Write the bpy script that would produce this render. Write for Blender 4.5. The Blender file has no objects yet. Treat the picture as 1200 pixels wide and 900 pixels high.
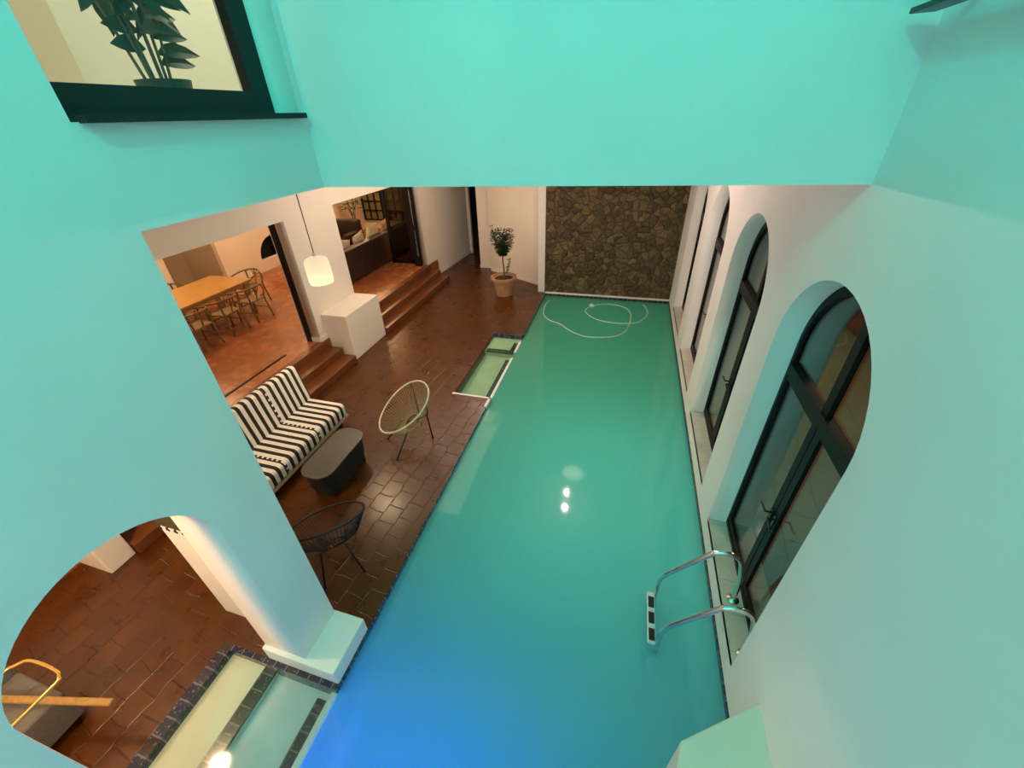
import bpy, bmesh, math, random
from mathutils import Vector, Matrix
random.seed(7)
PI = math.pi
scn = bpy.context.scene
COL = scn.collection

# ------------------------------------------------------------------ materials
class NT:
    def __init__(s, name):
        s.m = bpy.data.materials.new(name); s.m.use_nodes = True
        s.t = s.m.node_tree; s.t.nodes.clear()
        s.out = s.n('ShaderNodeOutputMaterial')
    def n(s, kind, **kw):
        d = s.t.nodes.new(kind)
        for k, v in kw.items():
            if k in d.inputs.keys(): d.inputs[k].default_value = v
            else: setattr(d, k, v)
        return d
    def l(s, a, b): s.t.links.new(a, b)
    def math(s, op, a, b=None, c=None):
        d = s.n('ShaderNodeMath'); d.operation = op
        for i, v in enumerate((a, b, c)):
            if v is None: continue
            if isinstance(v, (int, float)): d.inputs[i].default_value = v
            else: s.l(v, d.inputs[i])
        return d.outputs[0]
    def ramp(s, fac, stops):
        d = s.n('ShaderNodeValToRGB'); e = d.color_ramp.elements
        e[0].position, e[0].color = stops[0][0], (*stops[0][1], 1)
        e[1].position, e[1].color = stops[-1][0], (*stops[-1][1], 1)
        for p, c in stops[1:-1]:
            x = e.new(p); x.color = (*c, 1)
        s.l(fac, d.inputs['Fac']); return d.outputs['Color']
    def mix(s, fac, a, b):
        d = s.n('ShaderNodeMix'); d.data_type = 'RGBA'
        for sock, v in ((d.inputs['Factor'], fac), (d.inputs['A'], a), (d.inputs['B'], b)):
            pass
        def put(i, v):
            if hasattr(v, 'is_linked'): s.l(v, d.inputs[i])
            elif isinstance(v, (int, float)): d.inputs[i].default_value = v
            else: d.inputs[i].default_value = (*v, 1)
        put(0, fac); put(6, a); put(7, b)
        return d.outputs[2]

def plain(name, col, rough=.6, metal=0., var=.12, scale=14., bump=0., spec=.5, coords='Object', emis=None, estr=0.):
    k = NT(name); p = k.n('ShaderNodeBsdfPrincipled', Roughness=rough, Metallic=metal)
    p.inputs['Specular IOR Level'].default_value = spec
    tc = k.n('ShaderNodeTexCoord'); nz = k.n('ShaderNodeTexNoise', Scale=scale, Detail=4.)
    k.l(tc.outputs[coords], nz.inputs['Vector'])
    lo = tuple(c * (1 - var) for c in col); hi = tuple(min(1, c * (1 + var)) for c in col)
    k.l(k.ramp(nz.outputs['Fac'], [(.3, lo), (.7, hi)]), p.inputs['Base Color'])
    if bump:
        b = k.n('ShaderNodeBump', Strength=bump, Distance=.01)
        k.l(nz.outputs['Fac'], b.inputs['Height']); k.l(b.outputs[0], p.inputs['Normal'])
    if emis:
        p.inputs['Emission Color'].default_value = (*emis, 1); p.inputs['Emission Strength'].default_value = estr
    k.l(p.outputs[0], k.out.inputs[0]); return k.m

def plaster(name, col, rough=.75):
    k = NT(name); p = k.n('ShaderNodeBsdfPrincipled', Roughness=rough)
    g = k.n('ShaderNodeNewGeometry')
    n1 = k.n('ShaderNodeTexNoise', Scale=.9, Detail=3.); n2 = k.n('ShaderNodeTexNoise', Scale=7., Detail=6.)
    k.l(g.outputs['Position'], n1.inputs['Vector']); k.l(g.outputs['Position'], n2.inputs['Vector'])
    lo = tuple(c * .95 for c in col); hi = tuple(min(1, c * 1.04) for c in col)
    k.l(k.ramp(n1.outputs['Fac'], [(.3, lo), (.7, hi)]), p.inputs['Base Color'])
    b = k.n('ShaderNodeBump', Strength=.16, Distance=.02)
    k.l(n2.outputs['Fac'], b.inputs['Height']); k.l(b.outputs[0], p.inputs['Normal'])
    k.l(p.outputs[0], k.out.inputs[0]); return k.m

def terracotta(name, c1, c2, grout, w=.24, h=.22, rough=.28, bump=.6):
    k = NT(name); p = k.n('ShaderNodeBsdfPrincipled')
    g = k.n('ShaderNodeNewGeometry')
    nz = k.n('ShaderNodeTexNoise', Scale=3.2, Detail=2.)
    k.l(g.outputs['Position'], nz.inputs['Vector'])
    sub = k.n('ShaderNodeVectorMath', operation='SUBTRACT'); k.l(nz.outputs['Color'], sub.inputs[0]); sub.inputs[1].default_value = (.5, .5, .5)
    sc = k.n('ShaderNodeVectorMath', operation='SCALE'); k.l(sub.outputs[0], sc.inputs[0]); sc.inputs['Scale'].default_value = .09
    add = k.n('ShaderNodeVectorMath', operation='ADD'); k.l(g.outputs['Position'], add.inputs[0]); k.l(sc.outputs[0], add.inputs[1])
    mp = k.n('ShaderNodeMapping'); mp.inputs['Rotation'].default_value = (0, 0, PI / 2 + .1); k.l(add.outputs[0], mp.inputs['Vector'])
    br = k.n('ShaderNodeTexBrick', Scale=1.); br.offset = .5
    br.inputs['Brick Width'].default_value = w; br.inputs['Row Height'].default_value = h
    br.inputs['Mortar Size'].default_value = .009; br.inputs['Mortar Smooth'].default_value = .9
    br.inputs['Color1'].default_value = (*c1, 1); br.inputs['Color2'].default_value = (*c2, 1); br.inputs['Mortar'].default_value = (*grout, 1)
    k.l(mp.outputs[0], br.inputs['Vector'])
    n2 = k.n('ShaderNodeTexNoise', Scale=5., Detail=5.); k.l(g.outputs['Position'], n2.inputs['Vector'])
    dk = k.ramp(n2.outputs['Fac'], [(.25, (.72, .70, .68)), (.75, (1.12, 1.1, 1.08))])
    mu = k.n('ShaderNodeMix'); mu.data_type = 'RGBA'; mu.blend_type = 'MULTIPLY'; mu.inputs[0].default_value = 1
    k.l(br.outputs['Color'], mu.inputs[6]); k.l(dk, mu.inputs[7]); k.l(mu.outputs[2], p.inputs['Base Color'])
    k.l(k.math('MULTIPLY_ADD', n2.outputs['Fac'], .22, rough - .1), p.inputs['Roughness'])
    hgt = k.math('MULTIPLY_ADD', br.outputs['Fac'], -1., k.math('MULTIPLY', n2.outputs['Fac'], .5))
    b = k.n('ShaderNodeBump', Strength=bump, Distance=.012)
    k.l(hgt, b.inputs['Height']); k.l(b.outputs[0], p.inputs['Normal'])
    k.l(p.outputs[0], k.out.inputs[0]); return k.m

def mosaic(name, s=.12):
    k = NT(name); p = k.n('ShaderNodeBsdfPrincipled', Roughness=.22)
    g = k.n('ShaderNodeNewGeometry')
    off = k.n('ShaderNodeVectorMath', operation='ADD'); k.l(g.outputs['Position'], off.inputs[0]); off.inputs[1].default_value = (20.07, 20.03, 20.04)
    dv = k.n('ShaderNodeVectorMath', operation='SCALE'); dv.inputs['Scale'].default_value = 1 / s; k.l(off.outputs[0], dv.inputs[0])
    fl = k.n('ShaderNodeVectorMath', operation='FLOOR'); k.l(dv.outputs[0], fl.inputs[0])
    fr = k.n('ShaderNodeVectorMath', operation='FRACTION'); k.l(dv.outputs[0], fr.inputs[0])
    ab = k.n('ShaderNodeVectorMath', operation='ABSOLUTE'); k.l(g.outputs['Normal'], ab.inputs[0])
    sx = k.n('ShaderNodeSeparateXYZ'); k.l(fr.outputs[0], sx.inputs[0]); sn = k.n('ShaderNodeSeparateXYZ'); k.l(ab.outputs[0], sn.inputs[0])
    tot = None
    for i in range(3):
        v = k.math('MULTIPLY', k.math('LESS_THAN', sx.outputs[i], .09), k.math('LESS_THAN', sn.outputs[i], .5))
        tot = v if tot is None else k.math('MAXIMUM', tot, v)
    wn = k.n('ShaderNodeTexWhiteNoise'); k.l(fl.outputs[0], wn.inputs['Vector'])
    nz = k.n('ShaderNodeTexNoise', Scale=45., Detail=3.); k.l(g.outputs['Position'], nz.inputs['Vector'])
    base = k.ramp(wn.outputs['Value'], [(0, (.012, .016, .05)), (.5, (.02, .02, .04)), (.8, (.05, .03, .025)), (1, (.03, .045, .10))])
    spk = k.mix(k.math('GREATER_THAN', nz.outputs['Fac'], .62), base, (.16, .17, .22))
    k.l(k.mix(tot, spk, (.16, .16, .17)), p.inputs['Base Color'])
    k.l(p.outputs[0], k.out.inputs[0]); return k.m

def stonewall(name):
    k = NT(name); p = k.n('ShaderNodeBsdfPrincipled', Roughness=.62)
    g = k.n('ShaderNodeNewGeometry')
    nz = k.n('ShaderNodeTexNoise', Scale=2.4, Detail=3.); k.l(g.outputs['Position'], nz.inputs['Vector'])
    sc = k.n('ShaderNodeVectorMath', operation='SCALE'); k.l(nz.outputs['Color'], sc.inputs[0]); sc.inputs['Scale'].default_value = .28
    add = k.n('ShaderNodeVectorMath', operation='ADD'); k.l(g.outputs['Position'], add.inputs[0]); k.l(sc.outputs[0], add.inputs[1])
    v1 = k.n('ShaderNodeTexVoronoi', Scale=6.2); k.l(add.outputs[0], v1.inputs['Vector'])
    v2 = k.n('ShaderNodeTexVoronoi', Scale=6.2); v2.feature = 'DISTANCE_TO_EDGE'; k.l(add.outputs[0], v2.inputs['Vector'])
    n2 = k.n('ShaderNodeTexNoise', Scale=16., Detail=6.); k.l(g.outputs['Position'], n2.inputs['Vector'])
    sep = k.n('ShaderNodeSeparateColor'); k.l(v1.outputs['Color'], sep.inputs[0])
    t = k.math('MULTIPLY_ADD', n2.outputs['Fac'], .55, k.math('MULTIPLY_ADD', sep.outputs[0], .5, -.05))
    c = k.ramp(t, [(.1, (.045, .030, .011)), (.45, (.095, .064, .025)), (.7, (.16, .11, .048)), (1, (.36, .27, .15))])
    e = k.ramp(v2.outputs['Distance'], [(0, (.45, .42, .40)), (.07, (1, 1, 1))])
    mu = k.n('ShaderNodeMix'); mu.data_type = 'RGBA'; mu.blend_type = 'MULTIPLY'; mu.inputs[0].default_value = 1
    k.l(c, mu.inputs[6]); k.l(e, mu.inputs[7]); k.l(mu.outputs[2], p.inputs['Base Color'])
    h = k.math('MULTIPLY_ADD', n2.outputs['Fac'], .35, k.math('MINIMUM', v2.outputs['Distance'], .16))
    b = k.n('ShaderNodeBump', Strength=1., Distance=.12); k.l(h, b.inputs['Height']); k.l(b.outputs[0], p.inputs['Normal'])
    k.l(p.outputs[0], k.out.inputs[0]); return k.m

def stripes(name, period=.122, phase=0.):
    k = NT(name); p = k.n('ShaderNodeBsdfPrincipled', Roughness=.85)
    g = k.n('ShaderNodeNewGeometry'); s = k.n('ShaderNodeSeparateXYZ'); k.l(g.outputs['Position'], s.inputs[0])
    u = k.math('ADD', k.math('DIVIDE', s.outputs['Y'], period), 100.0 + phase)
    f = k.math('FRACT', u); idx = k.math('FLOOR', u)
    black = k.math('GREATER_THAN', f, .52)
    # two of the black stripes carry a row of pale stitched dots
    m = k.math('MULTIPLY', k.math('COMPARE', k.math('MODULO', idx, 6.), 4., .4), k.math('LESS_THAN', s.outputs['Y'], 3.8))
    xs = k.math('FRACT', k.math('MULTIPLY', k.math('ADD', k.math('ADD', s.outputs['X'], s.outputs['Z']), 40.), 13.))
    dot = k.math('MULTIPLY', k.math('MULTIPLY', k.math('GREATER_THAN', xs, .6), m), k.math('GREATER_THAN', f, .74))
    blk = k.math('MULTIPLY', black, k.math('SUBTRACT', 1., dot))
    nz = k.n('ShaderNodeTexNoise', Scale=60., Detail=3.); k.l(g.outputs['Position'], nz.inputs['Vector'])
    w = k.ramp(nz.outputs['Fac'], [(.3, (.70, .66, .60)), (.7, (.82, .78, .72))])
    k.l(k.mix(blk, w, (.012, .011, .010)), p.inputs['Base Color'])
    k.l(p.outputs[0], k.out.inputs[0]); return k.m

def wood(name, c1, c2, rough=.35, scale=3.):
    k = NT(name); p = k.n('ShaderNodeBsdfPrincipled', Roughness=rough)
    g = k.n('ShaderNodeNewGeometry'); mp = k.n('ShaderNodeMapping'); mp.inputs['Scale'].default_value = (8, .7, 8)
    k.l(g.outputs['Position'], mp.inputs[0]); nz = k.n('ShaderNodeTexNoise', Scale=scale, Detail=6.); k.l(mp.outputs[0], nz.inputs['Vector'])
    k.l(k.ramp(nz.outputs['Fac'], [(.3, c1), (.7, c2)]), p.inputs['Base Color']); k.l(p.outputs[0], k.out.inputs[0]); return k.m

def glassmat(name, tint=(.75, .8, .78), minr=.05, rough=.01):
    k = NT(name); tr = k.n('ShaderNodeBsdfTransparent'); tr.inputs[0].default_value = (*tint, 1)
    gl = k.n('ShaderNodeBsdfGlossy'); gl.inputs['Roughness'].default_value = rough
    fr = k.n('ShaderNodeFresnel'); g0 = k.n('ShaderNodeNewGeometry'); k.l(k.math('MULTIPLY_ADD', g0.outputs['Backfacing'], 1/1.5-1.5, 1.5), fr.inputs['IOR'])
    nz = k.n('ShaderNodeTexNoise', Scale=1.5); b = k.n('ShaderNodeBump', Strength=.02, Distance=.02)
    g = k.n('ShaderNodeNewGeometry'); k.l(g.outputs['Position'], nz.inputs['Vector']); k.l(nz.outputs['Fac'], b.inputs['Height']); k.l(b.outputs[0], gl.inputs['Normal'])
    mx = k.n('ShaderNodeMixShader'); k.l(k.math('MULTIPLY_ADD', fr.outputs[0], .62, minr), mx.inputs[0])
    k.l(tr.outputs[0], mx.inputs[1]); k.l(gl.outputs[0], mx.inputs[2]); k.l(mx.outputs[0], k.out.inputs[0]); return k.m

def watermat(name):
    # murky pool water: body colour carried by light from above and from the lamps below, clear over the shallow step bays
    k = NT(name)
    g = k.n('ShaderNodeNewGeometry'); sx = k.n('ShaderNodeSeparateXYZ'); k.l(g.outputs['Position'], sx.inputs[0])
    tr = k.n('ShaderNodeBsdfTransparent'); tr.inputs[0].default_value = (.92, .97, .96, 1)
    df = k.n('ShaderNodeBsdfDiffuse'); tl = k.n('ShaderNodeBsdfTranslucent')
    df.inputs[0].default_value = (.11, .40, .24, 1); tl.inputs[0].default_value = (.25, .56, .45, 1)
    mm = k.n('ShaderNodeMixShader'); mm.inputs[0].default_value = .62; k.l(df.outputs[0], mm.inputs[1]); k.l(tl.outputs[0], mm.inputs[2])
    depth = k.n('ShaderNodeMapRange'); depth.inputs['From Min'].default_value = -1.915; depth.inputs['From Max'].default_value = -1.86
    depth.inputs['To Min'].default_value = .16; depth.inputs['To Max'].default_value = .93; k.l(sx.outputs['X'], depth.inputs['Value'])
    body = k.n('ShaderNodeMixShader'); k.l(depth.outputs[0], body.inputs[0]); k.l(tr.outputs[0], body.inputs[1]); k.l(mm.outputs[0], body.inputs[2])
    gl = k.n('ShaderNodeBsdfGlossy'); gl.inputs['Roughness'].default_value = .06
    n1 = k.n('ShaderNodeTexNoise', Scale=1.4, Detail=2.); k.l(g.outputs['Position'], n1.inputs['Vector'])
    b = k.n('ShaderNodeBump', Strength=.04, Distance=.05); k.l(n1.outputs['Fac'], b.inputs['Height']); k.l(b.outputs[0], gl.inputs['Normal'])
    fr = k.n('ShaderNodeFresnel'); fr.inputs['IOR'].default_value = 1.33
    mx = k.n('ShaderNodeMixShader'); k.l(fr.outputs[0], mx.inputs[0])
    k.l(body.outputs[0], mx.inputs[1]); k.l(gl.outputs[0], mx.inputs[2]); k.l(mx.outputs[0], k.out.inputs[0])
    return k.m

def shademat(name):
    k = NT(name); tl = k.n('ShaderNodeBsdfTranslucent'); e = k.n('ShaderNodeEmission', Strength=.72)
    tl.inputs[0].default_value = (.012,.010,.006,1); e.inputs[0].default_value = (1.,.84,.58,1)
    df = k.n('ShaderNodeBsdfDiffuse'); df.inputs[0].default_value = (.5,.46,.38,1)
    mx = k.n('ShaderNodeMixShader'); mx.inputs[0].default_value = .7; k.l(df.outputs[0], mx.inputs[1]); k.l(tl.outputs[0], mx.inputs[2])
    ad = k.n('ShaderNodeAddShader'); k.l(mx.outputs[0], ad.inputs[0]); k.l(e.outputs[0], ad.inputs[1]); k.l(ad.outputs[0], k.out.inputs[0]); return k.m

def sillmat(name):
    k = NT(name); p = k.n('ShaderNodeBsdfPrincipled', Roughness=.4); g = k.n('ShaderNodeNewGeometry'); sp = k.n('ShaderNodeSeparateXYZ'); k.l(g.outputs['Position'], sp.inputs[0])
    j = k.math('LESS_THAN', k.math('FRACT', k.math('MULTIPLY', k.math('ADD', sp.outputs['Y'], 9.93), 3.2)), .02)
    nz = k.n('ShaderNodeTexNoise', Scale=5., Detail=4.); k.l(g.outputs['Position'], nz.inputs['Vector'])
    k.l(k.mix(j, k.ramp(nz.outputs['Fac'], [(.3, (.56,.52,.44)), (.7, (.66,.62,.54))]), (.40,.37,.32)), p.inputs['Base Color']); k.l(p.outputs[0], k.out.inputs[0]); return k.m

def emit(name, col, strength):
    k = NT(name); e = k.n('ShaderNodeEmission', Strength=strength); e.inputs[0].default_value = (*col, 1)
    k.l(e.outputs[0], k.out.inputs[0]); return k.m

M = dict(
    white=plaster('white_plaster', (.80, .80, .79)),
    cream=plaster('cream_plaster', (.82, .76, .68)),
    interior=plaster('warm_interior_plaster', (.82, .70, .56)),
    beige=plaster('beige_panel', (.50, .40, .28)),
    ceiling=plaster('ceiling_plaster', (.78, .77, .75)),
    gloss_white=plain('white_gloss_paint', (.82, .81, .78), .35, var=.03),
    deck=terracotta('terracotta_deck', (.100, .029, .003), (.080, .022, .002), (.055, .017, .002), .235, .225, .29, .25),
    tilestep=plain('terracotta_step', (.15, .046, .014), .3, var=.2, scale=3., bump=.05),
    inner_floor=terracotta('polished_tile_floor', (.42, .15, .05), (.36, .12, .04), (.28, .10, .035), .45, .45, .25, .15),
    patio=terracotta('patio_tile', (.34, .16, .07), (.28, .12, .05), (.14, .07, .04), .4, .4, .5, .3),
    mosaic=mosaic('mosaic_tile'),
    stone=stonewall('dark_stacked_stone'),
    poolplaster=plain('pool_plaster', (.80, .90, .82), .7, var=.05, scale=2., coords='Object'),
    poolstep=plain('pool_step_plaster', (.92, .84, .70), .6, var=.05, scale=4.),
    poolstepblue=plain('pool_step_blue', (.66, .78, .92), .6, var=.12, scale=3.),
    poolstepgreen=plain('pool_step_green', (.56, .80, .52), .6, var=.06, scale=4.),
    water=watermat('pool_water'),
    black=plain('black_metal', (.012, .013, .014), .35, .3, .1),
    blackwood=plain('black_painted_timber', (.007, .007, .007), .5, var=.15, spec=.2),
    glass=glassmat('window_glass'),
    clearglass=glassmat('clear_glass', (.93, .97, .94), .0),
    darkglass=glassmat('tinted_door_glass', (.42, .40, .30), .03),
    steel=plain('polished_steel', (.72, .70, .68), .16, 1., .05),
    tread=plain('white_plastic', (.75, .76, .75), .4, var=.05),
    rubber=plain('black_rubber', (.012, .012, .012), .7),
    sill=sillmat('pale_sill_tile'),
    stripe=stripes('striped_canvas', .108, -.26),
    cane=plain('pale_cane', (.42, .34, .20), .55, var=.2, scale=40.),
    tabletop=plain('dark_grey_tabletop', (.060, .055, .050), .45, var=.1),
    tablebody=plain('charcoal_woven_body', (.010, .0095, .009), .6, var=.3, scale=60., bump=.5),
    cordlight=plain('natural_cord', (.34, .28, .15), .7, var=.12),
    rimlight=plain('pale_cord_rim', (.62, .54, .40), .6, var=.1),
    cordblack=plain('black_cord', (.010, .010, .010), .6, var=.2),
    silleaf=plain('deep_green_leaf', (.012, .045, .018), .5, var=.3, scale=5.),
    pot=plain('terracotta_pot_clay', (.46, .27, .14), .75, var=.18, scale=6., bump=.2),
    soil=plain('dark_soil', (.035, .02, .012), .95, var=.5, scale=40., bump=.8),
    bark=plain('grey_brown_bark', (.16, .10, .055), .9, var=.3, scale=30., bump=.5),
    leaf=plain('dark_green_leaf', (.018, .042, .012), .5, var=.4, scale=8.),
    bigleaf=plain('broad_green_leaf', (.035, .10, .04), .4, var=.3, scale=5.),
    shade=shademat('frosted_lamp_glass'),
    bulb=emit('warm_bulb', (1., .80, .52), 12.),
    downl=emit('downlight_lens', (1., .93, .80), 60.),
    diffuser=emit('ceiling_lamp_diffuser', (1., .86, .70), 1.2),
    oak=wood('honey_oak', (.40, .21, .055), (.50, .28, .085)),
    chairwood=wood('aged_ash_wood', (.13, .08, .03), (.20, .125, .05), .45),
    rush=plain('woven_rush', (.22, .15, .065), .8, var=.25, scale=50.),
    leather=plain('dark_brown_leather', (.026, .013, .008), .42, var=.25, scale=9., bump=.15),
    cushion=plain('cream_cushion', (.72, .60, .40), .9, var=.1, scale=20.),
    patterned=plain('mottled_cushion_weave', (.62, .52, .38), .9, var=.45, scale=45.),
    grey=plain('grey_upholstery', (.13, .115, .10), .85, var=.1, scale=40., bump=.2),
    brass=plain('polished_brass', (.83, .52, .16), .25, 1., .08),
    rattan=plain('honey_rattan', (.34, .19, .05), .5, var=.2, scale=30.),
    oliveweave=plain('dark_olive_weave', (.045, .038, .014), .85, var=.4, scale=60., bump=.5),
    greenplaster=plaster('pale_green_plaster', (.62, .66, .57)),
    upperwall=plaster('pale_upper_wall', (.74, .76, .66)),
    darkpot=plain('dark_teal_pot', (.012, .03, .03), .5, var=.2),
    night=plain('painted_dark_wall', (.03, .035, .03), .9, var=.3, scale=3.),  # darkness of unlit places put into a near-black colour
    foliage=plain('night_foliage', (.02, .04, .02), .8, var=.5, scale=4.),
    hose=plain('white_hose', (.46, .68, .54), .45, var=.05),
    curtainglass=plain('night_window_pane', (.20, .17, .09), .25, var=.2, scale=3.),
)

# ------------------------------------------------------------------ mesh helpers
def bx(bm, x0, x1, y0, y1, z0, z1, mat=None):
    vs = [bm.verts.new(p) for p in ((x0,y0,z0),(x1,y0,z0),(x1,y1,z0),(x0,y1,z0),(x0,y0,z1),(x1,y0,z1),(x1,y1,z1),(x0,y1,z1))]
    if mat is not None:
        for v in vs: v.co = mat @ v.co
    for f in ((3,2,1,0),(4,5,6,7),(0,1,5,4),(1,2,6,5),(2,3,7,6),(3,0,4,7)): bm.faces.new([vs[i] for i in f])
    return vs

def lathe(bm, prof, seg=32, mat=None, cap=True):
    rings = []
    for r, z in prof:
        ring = []
        for i in range(seg):
            a = 2*PI*i/seg; co = Vector((r*math.cos(a), r*math.sin(a), z))
            ring.append(bm.verts.new(mat @ co if mat is not None else co))
        rings.append(ring)
    for a, b in zip(rings, rings[1:]):
        for i in range(seg): bm.faces.new((a[i], a[(i+1)%seg], b[(i+1)%seg], b[i]))
    if cap:
        bm.faces.new(list(reversed(rings[0]))); bm.faces.new(rings[-1])

def tube(bm, pts, r, seg=8, cyclic=False, r2=None):
    pts = [Vector(p) for p in pts]; n = len(pts); rings = []
    prev = None
    for i, p in enumerate(pts):
        if cyclic: d = pts[(i+1)%n] - pts[i-1]
        else: d = pts[min(i+1, n-1)] - pts[max(i-1, 0)]
        d.normalize()
        if prev is None:
            u = d.orthogonal().normalized()
        else:
            u = prev - d * prev.dot(d)
            u = u.normalized() if u.length > 1e-6 else d.orthogonal().normalized()
        prev = u; w = d.cross(u)
        rr = r if r2 is None else r + (r2 - r) * i / max(1, n-1)
        rings.append([bm.verts.new(p + (u*math.cos(2*PI*k/seg) + w*math.sin(2*PI*k/seg))*rr) for k in range(seg)])
    prs = list(zip(rings, rings[1:]))
    if cyclic:
        # align the seam
        best = min(range(seg), key=lambda s: (rings[0][s].co - rings[-1][0].co).length)
        prs.append((rings[-1], rings[0][best:] + rings[0][:best]))
    for a, b in prs:
        for k in range(seg): bm.faces.new((a[k], a[(k+1)%seg], b[(k+1)%seg], b[k]))
    if not cyclic:
        bm.faces.new(list(reversed(rings[0]))); bm.faces.new(rings[-1])

def smoothpath(pts, n=8, cyclic=False):
    P = [Vector(p) for p in pts]; out = []; N = len(P)
    rng = range(N if cyclic else N-1)
    for i in rng:
        if cyclic: a, b, c, d = P[i-1], P[i], P[(i+1)%N], P[(i+2)%N]
        else: a, b, c, d = P[max(i-1,0)], P[i], P[i+1], P[min(i+2,N-1)]
        for k in range(n):
            t = k/n
            out.append(.5*((2*b)+(c-a)*t+(2*a-5*b+4*c-d)*t*t+(3*b-a-3*c+d)*t**3))
    if not cyclic: out.append(P[-1])
    return out

def leaf(bm, base, direc, length, width, droop=.3, up=Vector((0,0,1))):
    d = Vector(direc).normalized(); s = d.cross(up)
    s = s.normalized() if s.length > 1e-4 else Vector((1,0,0))
    nrm = s.cross(d); rows = []
    for t, w in ((0,.08),(.25,.8),(.5,1.),(.75,.7),(1,.02)):
        c = Vector(base) + d*length*t - Vector((0,0,1))*droop*length*t*t
        rows.append((bm.verts.new(c - s*width*w/2 + nrm*width*.15*w), bm.verts.new(c), bm.verts.new(c + s*width*w/2 + nrm*width*.15*w)))
    for a, b in zip(rows, rows[1:]):
        bm.faces.new((a[0], a[1], b[1], b[0])); bm.faces.new((a[1], a[2], b[2], b[1]))

def obj(name, bm, mat, parent=None, smooth=False, bevel=0., bseg=2, sub=0):
    me = bpy.data.meshes.new(name)
    bmesh.ops.recalc_face_normals(bm, faces=bm.faces[:])
    bm.to_mesh(me); bm.free()
    me.materials.append(M[mat])
    if smooth:
        for p in me.polygons: p.use_smooth = True
    o = bpy.data.objects.new(name, me); COL.objects.link(o)
    if parent is not None: o.parent = parent
    if bevel:
        b = o.modifiers.new('bevel', 'BEVEL'); b.width = bevel; b.segments = bseg; b.limit_method = 'ANGLE'
        if not smooth:
            for p in me.polygons: p.use_smooth = False
    if sub:
        s = o.modifiers.new('sub', 'SUBSURF'); s.levels = sub; s.render_levels = sub
    return o

def box(name, dims, mat, parent=None, bevel=0., **kw):
    bm = bmesh.new(); bx(bm, *dims); return obj(name, bm, mat, parent, bevel=bevel, **kw)

def thing(name, label, cat, loc=(0,0,0), rz=0., group=None):
    o = bpy.data.objects.new(name, None); o.empty_display_size = .1; COL.objects.link(o)
    o.location = loc; o.rotation_euler = (0,0,rz); o['label'] = label; o['category'] = cat
    if group: o['group'] = group
    return o
def tag(o, label, cat, group=None, kind=None):
    o['label'] = label; o['category'] = cat
    if group: o['group'] = group
    if kind: o['kind'] = kind
    return o
def struct(o, label=None):
    o['kind'] = 'structure'
    if label: o['label'] = label
    return o
def dup(root, loc, rz, label, group=None):
    r = root.copy(); COL.objects.link(r); r.location = loc; r.rotation_euler = (0,0,rz); r['label'] = label
    if group: r['group'] = group
    for ch in list(root.children):
        c = ch.copy(); COL.objects.link(c); c.parent = r
        for g in list(ch.children):
            d = g.copy(); COL.objects.link(d); d.parent = c
    return r

def shape(name, outer, holes, plane, lo, hi, mat, parent=None):
    """flat polygon with holes, extruded along the axis the plane leaves free ('yz' -> x, 'xy' -> z, 'xz' -> y)"""
    cu = bpy.data.curves.new(name, 'CURVE'); cu.dimensions = '2D'; cu.fill_mode = 'BOTH'; cu.extrude = (hi-lo)/2
    for loop in [outer] + list(holes):
        sp = cu.splines.new('POLY'); sp.points.add(len(loop)-1); sp.use_cyclic_u = True
        for p, (a, b) in zip(sp.points, loop): p.co = (a, b, 0, 1)
    tmp = bpy.data.objects.new('tmp', cu); COL.objects.link(tmp)
    dg = bpy.context.evaluated_depsgraph_get(); dg.update()
    me = bpy.data.meshes.new_from_object(tmp.evaluated_get(dg)); bpy.data.objects.remove(tmp); bpy.data.curves.remove(cu)
    mid = (lo+hi)/2
    for v in me.vertices:
        a, b, c = v.co
        v.co = {'yz': (c+mid, a, b), 'xy': (a, b, c+mid), 'xz': (a, c+mid, b)}[plane]
    me.name = name
    bm = bmesh.new(); bm.from_mesh(me); bmesh.ops.remove_doubles(bm, verts=bm.verts[:], dist=1e-5)
    bpy.data.meshes.remove(me)
    return obj(name, bm, mat, parent)

def arch(y0, y1, z0, zs, n=24, ap=None):
    c = (y0+y1)/2; r = (y1-y0)/2; h = ap if ap else r
    return [(y0, z0)] + [(c - r*math.cos(PI*i/n), zs + h*math.sin(PI*i/n)) for i in range(n+1)] + [(y1, z0)]

# ------------------------------------------------------------------ main dimensions (metres)
XL, XR = -2.2, 1.2            # inner faces of the light well
YF = 2.74                     # far wall of the light well
ZH = 3.62                     # ceiling height of the pool room
PL, PR, PB, PN = -1.9, 1.2, 10.0, -2.4   # pool outline
ZW = -.06                     # water level
ZU = .45                      # raised floor of dining and living rooms
XD = -5.48                    # wall with the dining and living openings

# ------------------------------------------------------------------ shell
coast = [(-5.7,-3),(PL,-3),(PL,-.02),(-3.13,-.02),(-3.13,.94),(PL,.94),(PL,5.16),(-2.56,5.16),(-2.56,7.53),(PL,7.53),(PL,10.1),(-1.9,15.2),(-5.7,15.2)]
struct(shape('floor', coast, [], 'xy', -.2, 0, 'deck'))

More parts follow.
